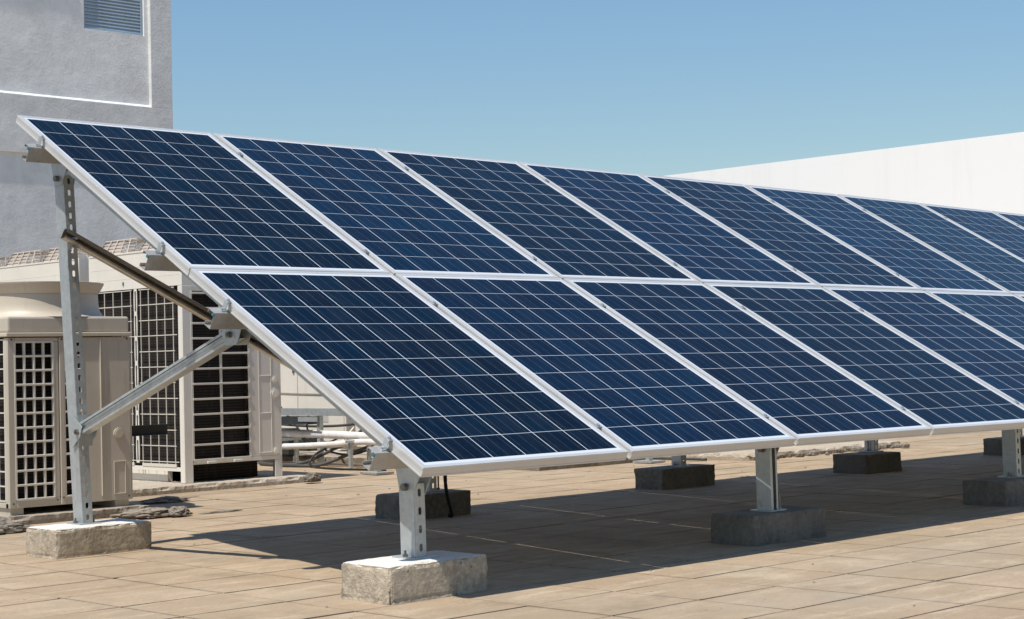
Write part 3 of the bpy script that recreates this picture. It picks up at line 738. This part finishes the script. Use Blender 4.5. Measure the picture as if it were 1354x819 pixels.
# ------------------------------------------------------------------ tall condensers behind
def tall_unit(yb, ye, lab, detail=True):
    X0, X1, Z0, ZF, ZT = 2.726, 3.561, .07, 1.452, 1.722
    u = empty("tall_condenser", (X0 + .4, (yb + ye) / 2, .07)); tag(u, lab, "condenser unit", "outdoor air conditioning units")
    w = ye - yb
    p = MB(); p.box(X0, X0 + .012, yb + .004, ye - .004, ZF, ZT); p.box(X0 + .012, X1, yb + .004, yb + .016, ZF, ZT)
    p.box(X1 - .012, X1, yb + .016, ye - .016, Z0 + .11, ZT); p.box(X0 + .012, X1, ye - .016, ye - .004, Z0 + .11, ZT)
    p.box(X0 + .012, X1 - .012, yb + .016, ye - .016, ZT - .02, ZT - .004)
    p.box(X0 - .004, X0, yb + .02, ye - .02, ZT - .012, ZT)
    p.box(X0 - .001, X0, yb + .03, ye - .03, ZT - .115, ZT - .112); p.box(X0 - .001, X0, yb + .03, ye - .03, ZF + .075, ZF + .078)
    p.build("top_casing", M_CREAM, u, bevel=.003)
    p = MB()
    for q in ((yb + .35), (yb + .75)): p.box(X0 - .006, X0, q, q + .012, ZF + .03, ZF + .055)
    p.build("clips", M_BOLT, u)
    # corner posts, -X face
    p = MB(); p.box(X0 - .004, X0 + .066, yb, yb + .012, Z0, ZF - .003); p.box(X0 - .004, X0 + .010, yb + .012, yb + .055, Z0, ZF - .003)
    p.build("corner_post", M_CREAM, u, bevel=.003)
    p = MB(); p.box(X0, X0 + .012, ye - .05, ye, Z0, ZF - .003); p.build("corner_post", M_CREAM, u, bevel=.003)
    p = MB(); p.box(X1 - .05, X1, ye - .012, ye, Z0, ZF - .003); p.build("corner_post", M_CREAM, u, bevel=.003)
    ym = yb + w * .48
    p = MB(); p.box(X0 + .012, X0 + .022, ye - .06, ye - .05, Z0, ZF)
    # slotted centre strip with real slots
    m = Matrix(((0, 1, 0, X0 - .004), (-1, 0, 0, ym), (0, 0, 1, .20), (0, 0, 0, 1)))
    p.slotted(m, .044, 1.25, .018, .15, .178)
    p.build("centre_strip", M_CREAM, u, solid=.004)
    for a, b in ((yb + .12, ym - .06), (ym + .07, ye - .10)):
        p = MB(); cols = 4
        for i in range(cols + 1):
            c = a + (b - a) * i / cols; p.box(X0 - .002, X0 + .003, c - .0028, c + .0028, .20, 1.44)
        for j in range(12):
            c = .215 + j * .1115; p.box(X0 - .0045, X0 - .002, a - (.02 if j % 4 else .05), b + (.02 if j % 4 else .06), c - .003, c + .003)
        p.box(X0 - .002, X0 + .006, a - .01, b + .01, .178, .20)
        p.build("side_grille", M_WIRE, u)
    p = MB(); p.box(X0 + .035, X0 + .05, yb + .06, ye - .05, .18, ZF); p.box(X0 + .055, X0 + .55, yb + .05, yb + .065, .18, ZF + .01); p.build("coil", M_COIL, u)
    # underside
    p = MB(); p.box(X0 + .002, X0 + .02, yb + .056, ye - .05, .15, .178); p.box(X0 + .05, X0 + .09, yb + .30, ye - .05, .07, .15)
    p.box(X0 + .05, X0 + .09, yb + .05, yb + .12, .07, .15)
    p.build("base_frame", M_CREAM, u)
    # -Y face
    p = MB(); p.box(X0 + .07, X1 - .004, yb, yb + .014, .195, .225)
    for q in (2.90, 3.125): p.box(q, q + .075, yb - .022, yb, .196, .214)
    p.build("bottom_rail", M_TALL, u, bevel=.003)
    p = MB(); p.box(X0 + .066, X0 + .56, yb, yb + .014, ZF - .04, ZF - .003); p.build("top_rail", M_TALL, u, bevel=.003)
    p = MB(); a, b = X0 + .07, 3.285
    for i in range(3):
        c = a + (b - a) * i / 2; p.box(c - .008, c + .008, yb - .002, yb + .012, .225, ZF - .04)
    j = 0; z = .225
    while z < ZF - .05:
        p.box(a, b, yb - .0075, yb - .002, z - .007, z + .007); z += .1065
    p.build("front_grille", M_WIRE, u, bevel=.002)
    p = MB(); p.box(3.293, X1 - .012, yb, yb + .014, .226, ZF - .003); p.box(3.50, X1 - .012, yb + .001, yb + .015, .07, .194)
    p.box(X1 - .0115, X1, yb + .0, yb + .10, .07, ZF - .003)
    for zz in (.245, .53, .80, 1.08, 1.36): p.box(3.366, 3.468, yb - .004, yb, zz, zz + .006)
    for xx in (3.36, 3.468): p.box(xx, xx + .006, yb - .004, yb, .245, 1.366)
    p.build("side_panel", M_TALL, u, bevel=.002)
    for (x, z, r) in ((3.503, .77, .026), (3.505, .672, .040), (3.505, .254, .026), (3.503, 1.07, .026)):
        p = MB(); p.tube([(x, yb - .006, z), (x, yb, z)], r, 24); k = p.build("knockout", M_TALL, u)
        p = MB(); p.tube([(x, yb - .010, z), (x, yb - .006, z)], r * .68, 24); p.build("knockout_cap", M_CREAM, k)
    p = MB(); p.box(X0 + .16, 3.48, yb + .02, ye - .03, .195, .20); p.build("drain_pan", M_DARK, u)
    p = MB(); p.box(X0 + .20, 3.44, yb + .14, ye - .05, .072, .194); p.build("underside_shade", M_COIL, u)  # dark box added to stand for the shade beneath the unit
    # fan guards on the roof: wire cages over a moulded plate
    n = 2; seg = (w - .10) / n
    for k in range(n):
        a, b = yb + .05 + k * seg + .02, yb + .05 + (k + 1) * seg - .02
        gx0, gx1 = X0 + .03, X1 - .05; zt = ZT + .105; ins = .05
        p = MB(); N = 5
        def P(s, t, top): 
            if top: return (gx0 + ins + (gx1 - gx0 - 2 * ins) * s, a + ins + (b - a - 2 * ins) * t, zt)
            return (gx0 + (gx1 - gx0) * s, a + (b - a) * t, ZT + .002)
        for i in range(N + 1):
            s = i / N
            for q in ((P(s, 0, 1), P(s, 1, 1)), (P(0, s, 1), P(1, s, 1)), (P(s, 0, 0), P(s, 0, 1)), (P(s, 1, 0), P(s, 1, 1)), (P(0, s, 0), P(0, s, 1)), (P(1, s, 0), P(1, s, 1))):
                p.bar(q[0], q[1], .007, .007, (0.3, 0.2, 1))
        for h in (.25, .5, .75):
            def Q(s, t): A = Vector(P(s, t, 0)); B = Vector(P(s, t, 1)); return A.lerp(B, h)
            for c0, c1 in (((0, 0), (1, 0)), ((1, 0), (1, 1)), ((1, 1), (0, 1)), ((0, 1), (0, 0))): p.bar(Q(*c0), Q(*c1), .005, .005)
        go = p.build("fan_guard", M_PINK, u)
        p = MB(); e = .012   # moulded skirt behind the wires, part open
        A = [P(0, t, 0) for t in (0, 1)]; B = [P(0, t, 1) for t in (0, 1)]
        tm = .62
        L0, L1 = Vector(A[0]) + Vector((e, 0, 0)), Vector(A[1]) + Vector((e, 0, 0)); H0, H1 = Vector(B[0]) + Vector((e, 0, 0)), Vector(B[1]) + Vector((e, 0, 0))
        p.add([L1, L1.lerp(L0, tm), H1.lerp(H0, tm), H1], [(0, 1, 2, 3)])
        p.add([P(0, 0, 1), P(0, 1, 1), P(.3, 1, 1), P(.3, 0, 1)], [(0, 1, 2, 3)], Matrix.Translation((.01, 0, -.008)))
        p.build("skirt", M_PINK, go, solid=.003)
    local(u)
    u.location = u.location * 1.023 + Vector((.0935, .106, -.020)); u.scale = (1.023,) * 3
tall_unit(5.563, 6.80, "tall cream condenser with two side grilles and round knockouts, in front of its row")
tall_unit(6.93, 8.20, "tall cream condenser directly behind the squat unit's fan shroud, second in the row")
tall_unit(8.33, 9.60, "tall cream condenser farthest back in the row, against the grey building")

# dark strut end sticking out behind the squat condenser
s = MB(); s.sheet([(-.02, -.033), (.02, -.033), (.02, .033), (-.02, .033)], (1.75, 5.2, .468), (2.36, 5.2, .468), (0, 1, 0), (0, 0, 1))
s.bar((1.78, 5.21, 0), (1.78, 5.21, .43), .04, .04, (0, 1, 0)); 
tag(s.build("steel_strut", M_NAVYBOX, solid=.004), "dark steel channel end poking out in front of the side grilles", "steel strut")

# ------------------------------------------------------------------ cream cabinets, pipes and hoses behind the array
def cabinet(y0, y1, lab):
    c = empty("equipment_cabinet", (6.2, (y0 + y1) / 2, .055)); tag(c, lab, "cabinet", "cream cabinets behind the array")
    p = MB(); p.box(5.915, 6.5, y0, y1, .12, 1.50); p.box(5.93, 6.49, y0 + .02, y1 - .02, .055, .12); p.build("body", M_CREAM, c, bevel=.006)
    p = MB(); ym = (y0 + y1) / 2 - .025
    p.box(5.903, 5.915, y0 + .02, ym - .045, .16, 1.46); p.build("door", M_CREAM, c, bevel=.004)
    p = MB(); p.box(5.903, 5.915, ym + .045, y1 - .02, .16, 1.46); p.build("door", M_CREAM, c, bevel=.004)
    p = MB()
    for q in (ym - .10, ym + .09): p.box(5.893, 5.903, q - .012, q + .012, .80, .85)
    p.build("latch", M_BOLT, c)
    p = MB(); p.box(5.9005, 5.903, ym - .42, ym - .22, .34, .47); p.build("label_plate", M_FRAME, c)
    local(c)
cabinet(7.73, 9.1, "cream cabinet with dark door gaps, seen right of the tall condenser")
cabinet(6.30, 7.60, "cream cabinet behind the white pipes, half hidden by the panels")
cabinet(5.0, 6.17, "cream cabinet hidden behind the lower panels")
pr = empty("cable_tray", (5.2, 7, 0)); tag(pr, "grey perforated cable tray running level above the white pipes", "cable tray")
p = MB(); p.sheet([(-.07, .03), (-.07, -.028), (.07, -.028), (.07, .03)], (5.2, 8.6, .465), (5.2, 5.4, .465), (1, 0, 0), (0, 0, 1)); p.build("tray", M_GALV, pr, solid=.003)
for y in (5.9, 7.2, 8.5):
    p = MB(); p.box(5.18, 5.22, y - .02, y + .02, 0, .434); p.build("leg", M_GALV, pr)
p = MB(); p.box(5.12, 5.28, 7.28, 7.75, .36, .425); p.build("hanger_box", M_NAVYBOX, pr)
p = MB(); p.box(5.115, 5.119, 7.13, 7.40, .385, .425); p.build("clip", M_GALV, pr)
local(pr)
def pipe(pts, r, lab, name="insulated_pipe", mt=M_PIPE, cat="pipe", grp="wrapped pipes"):
    p = MB(); q = smooth_pts(pts, 8)
    rr = [r * (1 + .06 * noise.noise(v * 9)) for v in q] if mt is M_PIPE else r
    p.tube(q, rr, 14); tag(p.build(name, mt, smooth=True), lab, cat, grp)
pipe([(5.2, 8.6, .285), (5.2, 7.7, .279), (5.2, 7.0, .272), (5.2, 6.5, .263), (5.22, 6.15, .26), (5.4, 5.98, .262), (5.9, 5.95, .27)], .034, "upper white wrapped pipe running level beside the tall condenser")
pipe([(5.1, 8.6, .16), (5.1, 7.9, .16), (5.12, 7.4, .172), (5.12, 6.9, .196), (5.12, 6.45, .225), (5.2, 6.1, .19), (5.4, 5.9, .18), (5.9, 5.88, .18)], .027, "lower white wrapped pipe climbing gently towards the panels")
pipe([(5.45, 6.8, .42), (5.35, 6.95, .22), (5.25, 7.1, .14), (5.1, 7.32, .03), (5.0, 7.6, .016), (5.1, 7.95, .016)], .014, "left grey hose drooping from the pipes onto the roof", "hose", M_HOSE, "hose", "hoses under the pipes")
pipe([(5.5, 6.5, .40), (5.38, 6.62, .22), (5.2, 6.85, .10), (5.05, 7.05, .02), (4.95, 7.35, .016), (5.0, 7.8, .016)], .015, "right grey hose drooping from the pipes onto the roof", "hose", M_HOSE, "hose", "hoses under the pipes")
pipe([(5.6, 8.3, .5), (5.5, 7.9, .30), (5.35, 7.55, .2), (5.3, 7.2, .12), (5.3, 6.9, .10), (5.4, 6.7, .16)], .009, "thin dark cable looping between cabinets and pipes", "cable", M_BLACKP, "cable", "hoses under the pipes")
pipe([(5.9, 7.6, .30), (5.6, 7.45, .14), (5.45, 7.2, .12), (5.45, 6.9, .15), (5.7, 6.7, .25)], .008, "thin pale cable sagging behind the hoses", "cable", M_WIRE, "cable", "hoses under the pipes")
pipe([(5.62, 8.6, .62), (5.6, 7.6, .60), (5.62, 6.9, .61), (5.6, 5.6, .60)], .013, "thin bare copper-brown line running level above the cable tray", "refrigerant_line", M_TUBE, "pipe", "thin pipes by the cabinets")
pipe([(5.66, 8.4, .33), (5.6, 7.7, .32), (5.62, 7.15, .36), (5.66, 6.9, .5), (5.68, 6.85, .75)], .012, "thin grey line rising in front of the cabinet doors", "refrigerant_line", M_HOSE, "pipe", "thin pipes by the cabinets")
pipe([(5.35, 7.55, .43), (5.3, 7.5, .30), (5.33, 7.3, .20), (5.28, 7.05, .24), (5.25, 6.95, .27)], .008, "short black lead looping from the tray box to the white pipe", "cable", M_BLACKP, "cable", "hoses under the pipes")
pipe([(5.12, 7.0, .17), (5.05, 7.1, .10), (4.98, 7.05, .02), (4.9, 6.6, .010), (5.0, 6.1, .010)], .009, "thin black lead trailing over the roof under the pipes", "cable", M_BLACKP, "cable", "hoses under the pipes")
for y_, nm_ in ((7.62, "left"), (6.62, "right")):
    st = empty("pipe_stand", (5.25, y_, 0)); tag(st, "%s short galvanised stand carrying the two white pipes" % nm_, "pipe support", "stands under the pipes")
    p = MB(); p.box(5.02, 5.30, y_ - .018, y_ + .018, .215, .238); p.build("crossbar", M_GALV, st)
    for x_ in (5.06, 5.26):
        p = MB(); p.box(x_ - .014, x_ + .014, y_ - .014, y_ + .014, 0, .215); p.build("leg", M_GALV, st)
    local(st)
# dark boxes and stand-offs under the pipes
p = MB(); p.box(5.5, 5.62, 8.05, 8.5, .06, .30); p.box(5.5, 5.60, 7.75, 7.98, .10, .22)
tag(p.build("dark_junction_box", M_NAVYBOX, bevel=.004), "dark low box beside the tall condenser under the pipes", "box")
for i, (x, y) in enumerate(((4.70, 5.85), (6.70, 4.76))):
    s = empty("pipe_support", (x, y, 0)); tag(s, ("small galvanised stand on a flat foot beside the lowest rail end", "small flat galvanised stand seen under the second panel joint")[i], "pipe support", "small galvanised stands")
    p = MB(); p.box(x - .02, x + .02, y - .02, y + .02, .02, .16 if i == 0 else .07); p.build("leg", M_GALV, s)
    p = MB(); p.box(x - .09, x + .09, y - .10, y + .10, .004, .02); p.build("foot", M_GALVD, s)
    local(s)
# cable runs low along the roof behind the array
pipe([(6.9, 6.2, .02), (6.85, 5.6, .02), (6.95, 5.1, .02), (7.0, 4.4, .02)], .012, "grey cable lying on the roof behind the array", "cable", M_HOSE, "cable", "cables on the roof")
# far plinth with rubble and low equipment
o = link(rough_block(7.25, 9.5, 4.15, 5.6, 0, .055, 41, .02, 1.6, .0, .05), "concrete_plinth", M_MORTAR)
tag(o, "pale far plinth with dark rubble along its edge, seen under the third panel", "concrete plinth", "plinths under the condensers")
e = empty("rooftop_unit", (8.5, 5, .055)); tag(e, "low cream rooftop unit on the far plinth, mostly hidden by panels", "rooftop unit")
p = MB(); p.box(7.6, 9.3, 4.6, 5.45, .17, .95); p.build("casing", M_CREAM, e, bevel=.008)
p = MB()
for x in (7.7, 8.15, 8.6, 9.05):
    p = MB(); p.box(x, x + .07, 4.62, 5.43, .055, .17); p.build("foot", M_TAUPE, e)
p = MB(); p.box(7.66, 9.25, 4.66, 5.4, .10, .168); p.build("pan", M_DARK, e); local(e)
bm_all = MB()
for k in range(70):
    x = random.uniform(7.3, 9.45); y = 4.13 + random.gauss(0, .06) - (x - 7.3) * .0; s_ = random.uniform(.012, .045)
    me = rock_mesh(x, y, s_ * .4, s_, s_ * .9, s_ * .8, k, 1)
    bm_all.add([v.co[:] for v in me.vertices], [tuple(p.vertices) for p in me.polygons]); bpy.data.meshes.remove(me)
tag(bm_all.build("rubble", M_RUBBLE), "dark loose rubble along the foot of the far plinth", "rubble", kind='stuff')
gr = MB(); rnd = random.Random(3)
for k in range(90):
    x = rnd.uniform(-1, 8); y = rnd.uniform(-2.5, 7); s_ = rnd.uniform(.003, .008) * (1.6 if y > 3 else 1)
    a = rnd.uniform(0, 6); vs = []
    for q in range(5): vs.append((x + s_ * math.cos(a + q * 1.26) * rnd.uniform(.7, 1.3), y + s_ * math.sin(a + q * 1.26), .001))
    vs.append((x, y, s_ * .8)); gr.add(vs, [(q, (q + 1) % 5, 5) for q in range(5)])
tag(gr.build("grit", M_RUBBLE), "fine grit and crumbs scattered over the roof tiles", "grit", kind='stuff')

bpy.context.view_layer.update()
